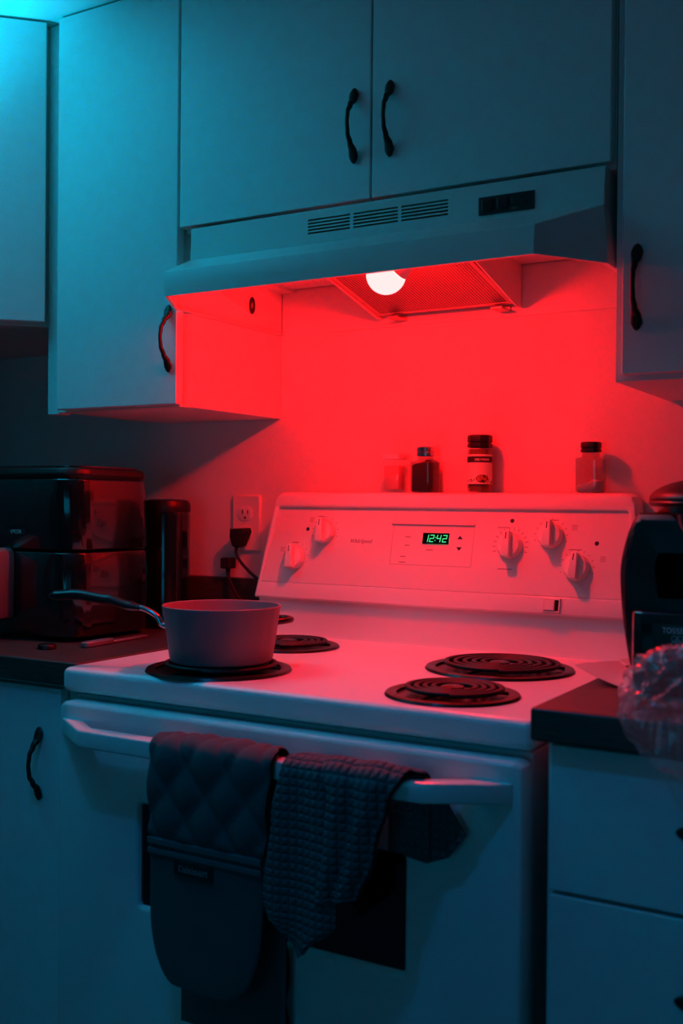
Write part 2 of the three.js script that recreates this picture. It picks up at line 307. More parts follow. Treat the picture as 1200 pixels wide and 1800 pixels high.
// ---------------------------------------------------------------- stove
const FZ = .60;
{
  const s = thing('electric_range', 'white freestanding electric stove with coil burners and upright control panel', 'stove', [0, 0, 0]);
  mesh('body', merge([bx(.012, .748, .09, .872, .03, .575, .004), bx(.03, .73, 0, .09, .05, .53, .002)]), M.enamel, s);
  mesh('cooktop', bx(.003, .757, .8765, .914, .012, FZ, .011, 5), M.enamelTop, s);
  mesh('cooktop_riser', polyExtrude([[-.084, .9135], [-.094, .9135], [-.089, .9165], [-.0865, .922], [-.0862, .990], [-.012, .990], [-.012, .9135]], .735).rotateY(Math.PI / 2).translate(.011, 0, 0), M.enamelTop, s);
  // oven door, window set back into it
  const door = sub('oven_door', s);
  {
    const o = roundShape(.735, .605, .014, .3855, .5645), w = roundShape(.425, .145, .006, .388, .6625); o.holes.push(w);
    const g = new THREE.ExtrudeGeometry(o, { depth: .022, bevelEnabled: true, bevelSize: .007, bevelThickness: .007, bevelOffset: -.007, bevelSegments: 4, curveSegments: 8 }); g.translate(0, 0, .591);
    mesh('door_panel', toCreasedNormals(uvm(g), .7), M.enamel, door);
    mesh('door_back', bx(.025, .745, .270, .860, .577, .5905, .002), M.enamel, door);
    mesh('window_glass', bx(.170, .606, .584, .741, .5915, .612, .001), M.glassBlack, door).userData.label = 'black glass oven window';
    // handle: a flat bar that bends back to the door at both ends
    const hs = new THREE.Shape(); const q = [[.026, -.618], [.030, -.6235], [.112, -.676], [.650, -.676], [.738, -.6245], [.742, -.618], [.706, -.618], [.645, -.652], [.117, -.652], [.064, -.618]];
    q.forEach(([x, y], i) => i ? hs.lineTo(x, y) : hs.moveTo(x, y));
    const hg = new THREE.ExtrudeGeometry(hs, { depth: .019, bevelEnabled: true, bevelSize: .003, bevelThickness: .003, bevelOffset: -.003, bevelSegments: 3 });
    hg.rotateX(-Math.PI / 2); hg.translate(0, .8215, 0);
    mesh('door_handle', toCreasedNormals(uvm(hg), .6), M.enamel, door).userData.label = 'white bar handle bent back to the door at both ends';
  }
  mesh('storage_drawer', bx(.018, .753, .095, .255, .577, .617, .008, 3), M.enamel, s);
  // control panel
  const shear = (g, z0) => { const p = g.attributes.position; for (let i = 0; i < p.count; i++) p.setZ(i, p.getZ(i) + z0 + (1.187 - p.getY(i)) * .19); p.needsUpdate = true; g.computeVertexNormals(); return toCreasedNormals(g, .6); };
  const bg = sub('control_panel', s);
  {
    const o = new THREE.Shape(); const TL = .030, TR = .724, BL = .004, BR = .750, B = .985, T = 1.187;
    o.moveTo(BL + .004, B); o.lineTo(BR - .004, B); o.quadraticCurveTo(BR, B, BR - .0006, B + .005); o.lineTo(TR + .0025, T - .020); o.quadraticCurveTo(TR, T, TR - .020, T);
    o.lineTo(TL + .020, T); o.quadraticCurveTo(TL, T, TL - .0025, T - .020); o.lineTo(BL + .0006, B + .005); o.quadraticCurveTo(BL, B, BL + .004, B);
    const hole = new THREE.Path(); hole.moveTo(.020, 1.018); hole.lineTo(.038, 1.1545); hole.quadraticCurveTo(.039, 1.158, .043, 1.158); hole.lineTo(.711, 1.158); hole.quadraticCurveTo(.715, 1.158, .716, 1.1545); hole.lineTo(.734, 1.018); hole.closePath(); o.holes.push(hole);
    const g = new THREE.ExtrudeGeometry(o, { depth: .043, bevelEnabled: true, bevelSize: .006, bevelThickness: .006, bevelOffset: -.006, bevelSegments: 4, curveSegments: 10 });
    g.translate(0, 0, .010); mesh('housing', uvm(shear(g, 0)), M.enamelTop, bg);
    mesh('housing_back', shear(bx(.036, .718, 1.01, 1.165, .004, .040, .001), 0), M.enamelTop, bg);
    // face plate: level with the lower ledge, set back under the top ledge
    const W = .76, H = .145, y0 = 1.0145;
    const tx = canvasTex(2048, 392, (c, w, hh) => {
      c.fillStyle = '#e2e0da'; c.fillRect(0, 0, w, hh); const X = x => x / W * w, Y = y => (1 - (y - y0) / H) * hh, px = w / W;
      c.fillStyle = '#77757a'; c.strokeStyle = '#77757a';
      c.font = 'italic bold 24px serif'; c.textAlign = 'center'; c.fillText('Whirlpool', X(.226), Y(1.094));
      c.fillStyle = '#222'; for (const [x, y] of [[.108, 1.117], [.517, 1.139], [.667, 1.1045]]) { c.beginPath(); c.arc(X(x), Y(y), .0036 * px, 0, 7); c.fill(); }
      c.fillStyle = '#8a878a'; c.strokeStyle = '#8a878a'; c.lineWidth = 3;
      for (const [kx, ky, n] of [[.147, 1.112, 9], [.088, 1.062, 9], [.518, 1.096, 14], [.588, 1.115, 11], [.637, 1.064, 11]]) for (let k = 0; k < n; k++) {
        const a = (-.15 + (k + .5) / n * 1.3) * Math.PI, r1 = .0265 * px, r2 = (n > 12 ? .0325 : .0295) * px; c.beginPath(); c.moveTo(X(kx) + Math.cos(a) * r1, Y(ky) - Math.sin(a) * r1); c.lineTo(X(kx) + Math.cos(a) * r2, Y(ky) - Math.sin(a) * r2); c.stroke();
      }
      c.lineWidth = 2; for (const [x, y] of [[.055, 1.080], [.112, 1.137], [.625, 1.132], [.677, 1.082]]) for (const [i, j] of [[0, 0], [1, 0], [0, 1], [1, 1]]) { c.beginPath(); c.arc(X(x) + i * 13, Y(y) + j * 13, 5, 0, 7); c.stroke(); }
      for (const [x, y, l] of [[.322, 1.108, 30], [.322, 1.093, 26], [.316, 1.073, 30], [.316, 1.063, 36], [.367, 1.086, 36], [.503, 1.128, 60], [.585, 1.142, 60], [.632, 1.094, 60], [.512, 1.058, 70], [.135, 1.142, 40], [.085, 1.092, 40]]) { c.fillRect(X(x) - l / 2, Y(y), l, 4); }
      c.lineWidth = 3; c.strokeStyle = '#b9b6b2'; c.strokeRect(X(.291), Y(1.129), X(.449) - X(.291), Y(1.058) - Y(1.129));
      c.fillStyle = '#1c1a1c'; c.beginPath(); c.moveTo(X(.4235), Y(1.1115)); c.lineTo(X(.4285), Y(1.1055)); c.lineTo(X(.4185), Y(1.1055)); c.fill();
      c.beginPath(); c.moveTo(X(.4235), Y(1.0855)); c.lineTo(X(.4285), Y(1.0915)); c.lineTo(X(.4185), Y(1.0915)); c.fill();
    });
    const fp = new THREE.PlaneGeometry(W, H, 1, 1); fp.translate(W / 2, y0 + H / 2, 0);
    { const p = fp.attributes.position; for (let i = 0; i < p.count; i++) p.setZ(i, .0585 + (1.187 - p.getY(i)) * .19 - (p.getY(i) - 1.018) / .14 * .007); }
    const s2 = new THREE.Shape([[.0195, 1.0165], [.0375, 1.1595], [.7165, 1.1595], [.7345, 1.0165]].map(p => new THREE.Vector2(...p)));
    const pg = new THREE.ExtrudeGeometry(s2, { depth: .004, bevelEnabled: false });
    { const p = pg.attributes.position, uv = pg.attributes.uv; for (let i = 0; i < p.count; i++) { const x = p.getX(i), y = p.getY(i); uv.setXY(i, x / W, (y - y0) / H); p.setZ(i, p.getZ(i) + .0545 + (1.187 - y) * .19 - (y - 1.018) / .14 * .007); } }
    pg.computeVertexNormals();
    mesh('face_plate', pg, Ph({ map: tx, roughness: .38, clearcoat: .3, clearcoatRoughness: .2 }), bg);
    const slope = Math.atan(.19 + .05), at = y => .0585 + (1.187 - y) * .19 - (y - 1.018) / .14 * .007;
    mesh('clock_visor', bx(.287, .450, 1.1295, 1.1330, at(1.131) - .002, at(1.131) + .0035, .001), M.enamelTop, bg);
    // clock: seven-segment digits that glow green
    const seg = { 1: 'bc', 2: 'abged', 4: 'fgbc' };
    const dig = (base, on) => canvasTex(256, 96, (c, w, hh) => {
      c.fillStyle = base; c.fillRect(0, 0, w, hh); c.setTransform(1, 0, -.14, 1, 14, 0); c.lineCap = 'round'; c.lineWidth = 9; c.strokeStyle = on;
      const L = { a: [0, 0, 1, 0], b: [1, 0, 1, 1], c: [1, 1, 1, 2], d: [0, 2, 1, 2], e: [0, 1, 0, 2], f: [0, 0, 0, 1], g: [0, 1, 1, 1] };
      [['1', 12], ['2', 66], ['4', 134], ['2', 192]].forEach(([d, x]) => { for (const k of seg[d]) { const [a, b, e, f] = L[k]; c.beginPath(); c.moveTo(x + a * 34, 19 + b * 29); c.lineTo(x + e * 34, 19 + f * 29); c.stroke(); } });
      c.fillStyle = on; c.fillRect(114, 34, 9, 9); c.fillRect(114, 60, 9, 9);
    });
    const dg = new THREE.BoxGeometry(.051, .0195, .002); dg.rotateX(-slope); dg.translate(.3775, 1.1055, at(1.1055) + .0006);
    mesh('clock_display', dg, Ph({ color: 0x060606, roughness: .15, emissive: 0xffffff, emissiveIntensity: .9, emissiveMap: dig('#000000', '#4dff9a') }), bg).userData.label = 'black clock display showing 12:42 in green';
    // knobs
    const kb = merge([lathe([[.0001, .0145], [.012, .0142], [.0185, .0125], [.0212, .009], [.0222, .004], [.0222, .001]], 36)]); kb.rotateX(Math.PI / 2);
    const gripShape = new THREE.Shape(); gripShape.moveTo(-.0052, .0215); gripShape.quadraticCurveTo(0, .024, .0052, .0215); gripShape.lineTo(.0078, -.0205); gripShape.quadraticCurveTo(0, -.024, -.0078, -.0205); gripShape.closePath();
    const gr = new THREE.ExtrudeGeometry(gripShape, { depth: .0215, bevelEnabled: true, bevelSize: .0016, bevelThickness: .002, bevelOffset: -.0016, bevelSegments: 3 }); gr.translate(0, 0, .002);
    const grip = toCreasedNormals(gr, .6);
    for (const [x, y, turn] of [[.147, 1.112, .05], [.088, 1.062, .05], [.518, 1.096, 0], [.588, 1.115, 0], [.637, 1.064, -.05]]) {
      const k = sub('knob', bg, [x, y, at(y)]); k.rotation.set(-slope, 0, turn);
      mesh('skirt', kb, M.knob, k); mesh('grip', grip, M.knob, k); mesh('pointer_line', bx(-.0007, .0007, .008, .0195, .0252, .0258, 0), M.dark, k);
    }
    // light switch on the lower ledge
    const sw = sub('rocker_switch', bg, [.6, 1.0015, .0595 + .1855 * .19]); sw.rotation.x = -Math.atan(.19);
    mesh('surround', merge([bx(-.015, -.0125, -.0115, .0115, -.002, .003, .0005), bx(.0125, .015, -.0115, .0115, -.002, .003, .0005), bx(-.015, .015, .009, .0115, -.002, .003, .0005), bx(-.015, .015, -.0115, -.009, -.002, .003, .0005)]), M.enamelTop, sw);
    mesh('well', bx(-.0125, .0125, -.009, .009, -.002, .0004, 0), M.dark, sw);
    mesh('button', bx(-.0115, .006, -.0085, .0085, .0002, .0055, .0012), M.knob, sw);
  }
  // burners
  for (const [x, z, R, turns] of [[.220, .492, .110, 5], [.162, .213, .090, 4], [.573, .251, .114, 5], [.605, .494, .090, 4]]) {
    const b = sub('burner', s, [x, .914, z]);
    mesh('drip_pan', lathe([[R - .016, .0035], [R - .008, .0058], [R - .002, .0040], [R, .0008], [R - .001, .0002], [R - .012, .0002], [R - .018, .0004], [.012, .0004], [.0001, .0004]].reverse(), 64), M.drip, b).userData.label = 'dark drip pan ring';
    const r0 = .0225, r1 = R - .022, N = turns * 44, rows = [];
    for (let i = 0; i <= N; i++) {
      const t = i / N, a = t * turns * P2 + 1.2, r = r0 + (r1 - r0) * t, row = [];
      for (let k = 0; k < 8; k++) { const q = k / 8 * P2, rr = r + Math.cos(q) * .0040; row.push([Math.cos(a) * rr, .0105 + Math.max(-.0033, Math.min(.0026, Math.sin(q) * .0036)), Math.sin(a) * rr]); }
      rows.push(row);
    }
    mesh('coil', gridGeo(rows, true), M.coil, b);
    const arm = []; for (let k = 0; k < 3; k++) { const g = new THREE.BoxGeometry(R - .02, .004, .0025); g.translate((R - .02) / 2 + .004, .0046, 0); g.rotateY(k * P2 / 3 + .4); arm.push(g); }
    mesh('support', merge(arm), M.coil, b);
    mesh('centre_cap', lathe([[.0001, .0132], [.012, .0130], [.0155, .0118], [.016, .009]], 28), M.drip, b);
  }
}

// ---------------------------------------------------------------- counters and base cabinets
{
  const ct = thing('countertop', 'dark wood-look countertop under the air fryer', 'countertop', [0, .876, 0]);
  mesh('slab', bx(-.918, -.002, 0, .038, .001, .563, .004, 3), M.counter, ct);
  struct('trim_1', bx(-.918, -.002, .9145, 1.013, .001, .019, .002), M.counter, 'dark wood-look upstand along the wall behind the air fryer', 'upstand');
  const c = thing('base_cabinet', 'white base cabinet left of the stove under the air fryer counter', 'cabinet', [0, 0, 0]);
  mesh('body', bx(-.918, -.016, .09, .8755, .001, .529, .001), M.carcass, c);
  mesh('plinth', bx(-.918, -.016, 0, .0895, .001, .47, .001), M.dark, c);
  const d = mesh('door', bx(-.47, -.048, .10, .8675, .531, .550, .002), M.cabinet, c);
  pull(d, -.0905, .745, .550);
  const d2 = mesh('door', bx(-.893, -.473, .10, .8675, .531, .550, .002), M.cabinet, c);
  pull(d2, -.86, .745, .550);
}
{
  const ct = thing('countertop', 'dark wood-look countertop under the coffee machine', 'countertop', [0, .898, 0]);
  mesh('slab', bx(.7635, 1.6, 0, .038, .001, .630, .004, 3), M.counter, ct);
  struct('trim_2', bx(.7635, 1.6, .9365, 1.035, .001, .019, .002), M.counter, 'dark wood-look upstand along the wall behind the coffee machine', 'upstand');
  const c = thing('base_cabinet', 'white drawer base cabinet right of the stove under the coffee machine counter', 'cabinet', [0, 0, 0]);
  mesh('body', bx(.772, 1.6, .09, .8975, .001, .589, .001), M.carcass, c);
  mesh('plinth', bx(.772, 1.6, 0, .0895, .001, .53, .001), M.dark, c);
  for (const [a, b, hy] of [[.7255, .892, .815], [.5445, .7205, .633], [.32, .5395, .43], [.10, .315, .21]]) {
    const d = mesh('drawer', bx(.781, 1.19, a, b, .591, .610, .002), M.cabinet, c); pull(d, .983, hy, .610, 0, Math.PI / 2);
  }
  mesh('door', bx(1.194, 1.595, .10, .892, .591, .610, .002), M.cabinet, c);
}

// ---------------------------------------------------------------- saucepan on the front left burner
{
  const p = thing('saucepan', 'dark speckled saucepan with long black handle on a front burner', 'saucepan', [.2245, .9273, .492]);
  mesh('body', lathe([[.0001, 0], [.070, 0], [.0755, .003], [.0775, .008], [.0870, .074], [.0875, .0795], [.0890, .0825], [.0890, .0845], [.0880, .0852], [.0863, .0845]], 72), M.pan, p);
  mesh('lining', lathe([[.0863, .0845], [.0850, .080], [.0755, .010], [.072, .006], [.0001, .005]], 72), M.pan, p);
  const ang = Math.PI - .30, dx = Math.cos(ang), dz = Math.sin(ang);
  const at = (r, y, o = 0) => [dx * r - dz * o, y, dz * r + dx * o];
  mesh('handle_bracket', tube([at(.084, .050), at(.096, .052), at(.104, .064), at(.122, .074), at(.138, .078)], .0045, 24, 8), M.chrome, p);
  const rows = [], tab = [[0, .0768, .006, .005], [.1, .079, .0095, .0075], [.35, .088, .0105, .008], [.7, .094, .012, .0085], [.93, .092, .0125, .008], [1, .0905, .006, .004]];
  for (let i = 0; i <= 36; i++) { const t = i / 36, [y, hw, ht] = lerpTab(tab, t), row = []; for (let k = 0; k < 16; k++) { const a = k / 16 * P2; row.push(at(.132 + t * .152, y + Math.sin(a) * ht, Math.cos(a) * hw)); } rows.push(row); }
  mesh('handle', gridGeo(rows, true), M.panHandle, p).userData.label = 'long black handle';
  const A2 = -1.05, ex = Math.cos(A2), ez = Math.sin(A2), q = (r, y, o) => [ex * r - ez * o, y, ez * r + ex * o];
  mesh('loop_handle', tube([q(.083, .058, -.022), q(.096, .059, -.022), q(.110, .059, -.013), q(.113, .059, 0), q(.110, .059, .013), q(.096, .059, .022), q(.083, .058, .022)], .005, 40, 8), M.panHandle, p);
}

// ---------------------------------------------------------------- air fryer and its neighbours on the left counter
{
  const f = thing('air_fryer', 'large glossy black air fryer on the dark counter by the saucepan', 'air fryer', [-.290, .914, .290]);
  for (const [x, z] of [[-.08, -.075], [.08, -.075], [-.08, .075], [.08, .075]]) { const g = new THREE.CylinderGeometry(.012, .011, .008, 16); g.translate(x, .004, z); mesh('foot', g, M.blackMatt, f); }
  const lower = prism(.250, .228, .052, .155, .010); lower.translate(0, .008, 0); mesh('basket_drawer', lower, M.blackGloss, f);
  const up = prism(.252, .230, .053, .128, .004); { const p = up.attributes.position; for (let i = 0; i < p.count; i++) { const k = 1 - .05 * Math.max(0, p.getY(i)) / .128; p.setX(i, p.getX(i) * k); p.setZ(i, p.getZ(i) * k); } up.computeVertexNormals(); }
  up.translate(0, .1645, 0); mesh('shell', toCreasedNormals(up, .7), M.blackGloss, f);
  const top = prism(.240, .219, .050, .024, .010, 5); top.translate(0, .289, 0); mesh('lid', top, M.blackSatin, f);
  const rim = prism(.214, .194, .040, .0035, .0012); rim.translate(0, .3125, 0); mesh('control_glass', rim, M.glassBlack, f);
  // grip on the drawer
  const hs = roundShape(.040, .132, .014, 0, 0); const g = new THREE.ExtrudeGeometry(hs, { depth: .050, bevelEnabled: true, bevelSize: .003, bevelThickness: .004, bevelOffset: -.003, bevelSegments: 3, curveSegments: 8 });
  const gg = toCreasedNormals(uvm(g), .6); gg.translate(-.040, .100, .118); mesh('drawer_handle', gg, M.grey, f).userData.label = 'grey drawer grip';
  const tt = canvasTex(256, 64, (c, w, h) => { c.fillStyle = '#0a0a0b'; c.fillRect(0, 0, w, h); c.fillStyle = '#dfe6e8'; c.font = '46px sans-serif'; c.textAlign = 'center'; c.textBaseline = 'middle'; c.fillText('VPCOK', w / 2, h / 2 + 2); });
  const tg = new THREE.PlaneGeometry(.052, .013); tg.translate(-.018, .196, .1143); mesh('brand_print', tg, Ph({ map: tt, roughness: .18, clearcoat: .8, clearcoatRoughness: .06 }), f);
}
{
  const k = thing('canister', 'tall glossy black canister behind the air fryer near wall outlet', 'canister', [-.207, .914, .100]);
  mesh('body', lathe([[.0001, 0], [.044, 0], [.0465, .003], [.0465, .225], [.0455, .232]], 48), M.blackGloss, k);
  mesh('lid', lathe([[.0462, .2322], [.0470, .236], [.0465, .247], [.043, .2545], [.034, .257], [.0001, .258]], 48), M.blackSatin, k);
}
{
  const u = thing('butter_knife', 'slim grey table knife lying on the counter between air fryer and stove', 'knife', [-.123, .914, .345], .06);
  mesh('handle', merge([(() => { const g = prism(.018, .075, .007, .010, .003); g.translate(0, 0, .045); return g; })()]), M.grey, u);
  mesh('blade', (() => { const g = prism(.012, .10, .005, .0045, .0015); g.translate(0, .0005, -.043); return g; })(), M.grey, u);
  const c = thing('bottle_cap', 'small dark ridged bottle cap on counter before air fryer', 'cap', [-.160, .914, .470]);
  const rows = []; for (const [r, y] of [[.015, 0], [.0155, .002], [.0145, .007], [.013, .0085]]) { const row = []; for (let k = 0; k < 48; k++) { const a = k / 48 * P2, q = r + (k % 2 ? .0006 : -.0003); row.push([Math.cos(a) * q, y, Math.sin(a) * q]); } rows.push(row); }
  mesh('skirt', gridGeo(rows, true), M.blackSatin, c);
  mesh('top', lathe([[.0125, .0080], [.0001, .0084]].reverse(), 32), M.blackSatin, c);
}

// ---------------------------------------------------------------- wall outlet and cords
{
  const o = thing('wall_outlet', 'white double wall outlet left of the stove panel', 'outlet', [-.0795, 1.1245, .0005]);
  const g = new THREE.ExtrudeGeometry(roundShape(.070, .115, .003), { depth: .001, bevelEnabled: true, bevelSize: .006, bevelThickness: .0055, bevelOffset: -.006, bevelSegments: 3 }); mesh('plate', toCreasedNormals(uvm(g), .5), M.plastic, o);
  for (const y of [.0195, -.0195]) {
    const s = sub('socket', o, [0, y, .0066]);
    const f = new THREE.ExtrudeGeometry(roundShape(.033, .028, .012), { depth: .0012, bevelEnabled: true, bevelSize: .0008, bevelThickness: .0006, bevelSegments: 2 }); mesh('face', toCreasedNormals(uvm(f), .5), M.plastic, s);
    for (const x of [-.0065, .0065]) mesh('slot', bx(x - .0011, x + .0011, -.001, .0075, .0012, .0021, 0), M.dark, s);
    const e = new THREE.CylinderGeometry(.0024, .0024, .001, 14); e.rotateX(Math.PI / 2); e.translate(0, -.0085, .0016); mesh('earth_hole', e, M.dark, s);
  }
  mesh('screw', lathe([[.0001, .0014], [.0025, .001], [.003, 0]], 16).rotateX(Math.PI / 2).translate(0, 0, .0064), M.plastic, o);
  const p = thing('power_plug', 'black angled power plug pushed into the wall outlet with cord', 'plug', [-.0795, 1.105, .009]);
  const pg = polyExtrude([[-.017, .012], [.017, .014], [.019, .006], [.006, -.022], [-.004, -.026], [-.012, -.022], [-.018, -.004]], .030, .004); pg.translate(0, -.004, .0005); mesh('plug_body', pg, M.blackMatt, p);
  mesh('cord', tube([[-.006, -.026, .018], [-.006, -.036, .022], [.004, -.052, .026], [.030, -.074, .030], [.062, -.098, .030], [.072, -.120, .026]], .0032, 40, 8), M.blackMatt, p);
  const q = thing('extension_lead', 'black lead with square connector hanging below the wall outlet', 'cord', [-.110, 1.043, .024]);
  mesh('connector', bx(-.012, .012, -.011, .011, -.012, .012, .003), M.blackMatt, q);
  mesh('cord', tube([[0, -.011, 0], [.002, -.024, .002], [.016, -.044, .008], [.040, -.072, .012], [.066, -.098, .014], [.085, -.1255, .018]], .0034, 40, 8), M.blackMatt, q);
  mesh('strain_relief', (() => { const g = new THREE.CylinderGeometry(.005, .004, .014, 14); g.translate(0, -.017, 0); return g; })(), M.blackMatt, q);
}

// ---------------------------------------------------------------- jars along the top of the stove panel
{
  const Y = 1.1872, Z = .036;
  const bottle = (g, w, h, neckR, neckH, r = .009) => {          // square glass bottle with round shoulders: loft from rounded square to circle
    const rows = [], prof = [[0, .80, 0], [.003, 1, 0], [h * .90, 1, 0], [h * .955, .93, .15], [h, .62, .75], [h + .004, 0, 1], [h + neckH, 0, 1]];
    for (const [y, k, c] of prof) { const row = []; for (let i = 0; i < 48; i++) { const a = i / 48 * P2, ca = Math.cos(a), sa = Math.sin(a), n = 5, sq = 1 / Math.pow(Math.pow(Math.abs(ca), n) + Math.pow(Math.abs(sa), n), 1 / n) * w / 2; const R = k === 0 ? neckR : sq * k * (1 - c) + neckR * 1.05 * c + (k < 1 && c > 0 ? (sq - neckR) * (k * .4) * (1 - c) : 0); row.push([ca * R, y, sa * R]); } rows.push(row); }
    return gridGeo(rows, true);
  };
  const fill = (w, h, dome) => { const rows = [], prof = [[.002, .001], [.002, .92], [h * .94, .92], [h, .80], [h + dome, .3], [h + dome * 1.1, .001]]; for (const [y, k] of prof) { const row = []; for (let i = 0; i < 40; i++) { const a = i / 40 * P2, ca = Math.cos(a), sa = Math.sin(a), n = 5, sq = 1 / Math.pow(Math.pow(Math.abs(ca), n) + Math.pow(Math.abs(sa), n), 1 / n) * w / 2 * k; row.push([ca * sq, y + (dome ? ca * .004 * (y > .003 ? 1 : 0) : 0), sa * sq]); } rows.push(row); } return gridGeo(rows, true); };
  const cap = (g, y, r, h, m) => mesh('cap', lathe([[.0001, y + h], [r * .86, y + h], [r * .97, y + h * .94], [r, y + h * .8], [r, y + h * .45], [r * .93, y + h * .4], [r * .93, y + h * .3], [r, y + h * .25], [r, y]], 36), m, g);
  {
    const b = thing('pepper_shaker', 'small square glass shaker filled with dark pepper, on stove panel top', 'shaker', [.339, Y, Z]);
    mesh('glass_bottle', bottle(b, .046, .058, .0145, .012), M.glass, b); mesh('pepper', fill(.0445, .054, .001), M.pepper, b); cap(b, .0665, .0165, .0165, M.chrome);
  }
  {
    const b = thing('salt_shaker', 'square glass salt shaker mostly empty with dark cap, on stove panel top', 'shaker', [.645, Y, Z]);
    mesh('glass_bottle', bottle(b, .044, .060, .0145, .012), M.glass, b); mesh('salt', fill(.0425, .017, .002), M.salt, b); cap(b, .0685, .0170, .0165, M.blackSatin);
  }
  {
    const b = thing('spice_jar', 'tall round spice jar with black lid and printed label on stove panel top', 'jar', [.445, Y, Z]);
    mesh('glass_bottle', lathe([[.0001, 0], [.019, 0], [.0212, .003], [.0215, .008], [.0215, .070], [.0205, .076], [.0185, .080], [.0185, .088]], 44), M.glass, b);
    mesh('spice', lathe([[.0001, .003], [.0195, .003], [.0195, .012], [.0195, .076], [.0001, .077]], 36), M.spice, b);
    const lt = canvasTex(512, 256, (c, w, h) => {
      c.fillStyle = '#d8cdbd'; c.fillRect(0, 0, w, h); c.fillStyle = '#1b1a18'; c.fillRect(0, 18, w, 52); c.fillStyle = '#e8dfd2'; c.font = 'bold 27px sans-serif'; c.textAlign = 'center'; c.textBaseline = 'middle'; c.fillText('CHILI POWDER', w * .5, 45);
      c.fillStyle = '#3a2a20'; c.beginPath(); c.ellipse(w * .5, 210, 80, 34, 0, 0, 7); c.fill(); c.fillStyle = '#a8673c'; for (let i = 0; i < 40; i++) { c.beginPath(); c.arc(w * .5 + (rnd() - .5) * 130, 208 + (rnd() - .5) * 46, 4 + rnd() * 7, 0, 7); c.fill(); }
      c.fillStyle = '#2a2c1e'; for (let i = 0; i < 30; i++) { c.beginPath(); c.ellipse(rnd() * w, 215 + rnd() * 30, 10, 5, rnd() * 3, 0, 7); c.fill(); }
    });
    const lab = new THREE.CylinderGeometry(.0218, .0218, .052, 40, 1, true, -1.7, 3.4); lab.rotateY(.62); lab.translate(0, .041, 0); mesh('label', lab, S({ map: lt, roughness: .6, side: THREE.DoubleSide }), b).userData.label = 'printed paper label with dark band';
    cap(b, .0800, .0220, .0215, M.blackSatin);
  }
  {
    const b = thing('spice_box', 'small clear plastic spice box with pale lid beside pepper shaker', 'box', [.2755, Y, Z]);
    const w = prism(.041, .036, .003, .060, .001); mesh('clear_box', w, M.clear, b);
    const lg = prism(.030, .026, .002, .043, .001); lg.translate(0, .006, 0); mesh('contents', lg, S({ color: 0xc98f8a, roughness: .8 }), b);
    const cp = prism(.036, .032, .004, .010, .002); cp.translate(0, .0603, 0); mesh('lid', cp, M.plastic, b);
  }
}

// ---------------------------------------------------------------- coffee machine on the right counter
{
  const c = thing('coffee_machine', 'black capsule coffee machine on the counter right of the stove', 'coffee machine', [.912, .936, .345]);
  // body: bulging side outline, extruded from back to front
  const side = [[0, .078], [.02, .084], [.08, .095], [.145, .100], [.185, .094], [.210, .085], [.222, .076]];
  const sh = new THREE.Shape(); sh.moveTo(-side[0][1], 0); const L = new THREE.SplineCurve(side.map(([y, x]) => new THREE.Vector2(-x, y))).getPoints(30); L.forEach(p => sh.lineTo(p.x, p.y)); const Rr = L.slice().reverse().map(p => [-p.x, p.y]); Rr.forEach(([x, y]) => sh.lineTo(x, y)); sh.closePath();
  const bay = new THREE.Path(); bay.moveTo(-.060, .105); bay.lineTo(-.066, .150); bay.quadraticCurveTo(-.066, .185, -.045, .185); bay.lineTo(.045, .185); bay.quadraticCurveTo(.066, .185, .066, .150); bay.lineTo(.060, .105); bay.closePath(); sh.holes.push(bay);
  const g = new THREE.ExtrudeGeometry(sh, { depth: .19, bevelEnabled: true, bevelSize: .012, bevelThickness: .014, bevelOffset: -.012, bevelSegments: 5, curveSegments: 8 }); g.translate(0, 0, -.095);
  mesh('body', toCreasedNormals(uvm(g), .7), M.blackSatin, c);
  mesh('cup_bay', bx(-.062, .062, .100, .186, -.105, -.02, .001), M.blackMatt, c);
  const lid = new THREE.SphereGeometry(1, 40, 20, 0, P2, 0, Math.PI / 2); lid.scale(.086, .030, .105); lid.translate(0, .2385, 0); mesh('lid', lid, M.blackSatin, c);
  const nk = new THREE.CylinderGeometry(.080, .076, .016, 40); nk.scale(1, 1, 1.15); nk.translate(0, .2265, 0); mesh('lid_collar', nk, M.blackGloss, c);
  const br = new THREE.CylinderGeometry(.050, .036, .048, 36); br.translate(0, .196, .070); mesh('brew_head', br, M.blackGloss, c);
  mesh('lid_rim', lathe([[.084, .2300], [.087, .2345], [.085, .2385], [.0001, .2385]], 48).scale(1, 1, 1.2), M.blackSatin, c);
  const sp = new THREE.CylinderGeometry(.010, .010, .02, 20); sp.translate(-.012, .163, .085); mesh('spout', sp, M.chrome, c);
  const tray = prism(.150, .070, .016, .100, .004); tray.translate(0, .003, .110); mesh('drip_tray', tray, M.blackGloss, c);
  const tt = canvasTex(512, 256, (k, w, h) => { k.fillStyle = '#0a0a0b'; k.fillRect(0, 0, w, h); k.fillStyle = '#e8edf0'; k.font = '74px sans-serif'; k.textAlign = 'center'; k.textBaseline = 'middle'; k.fillText('TOSSIMO', w / 2, 62); k.strokeStyle = '#c3c9ce'; k.lineWidth = 5; for (const [x, y] of [[218, 140], [272, 140], [218, 194], [272, 194], [245, 167]]) { k.beginPath(); k.arc(x, y, 28, 0, 7); k.stroke(); } });
  const tg = new THREE.PlaneGeometry(.062, .031); tg.translate(-.016, .074, .1453); mesh('brand_print', tg, Ph({ map: tt, roughness: .18, clearcoat: .8, clearcoatRoughness: .06 }), c);
}

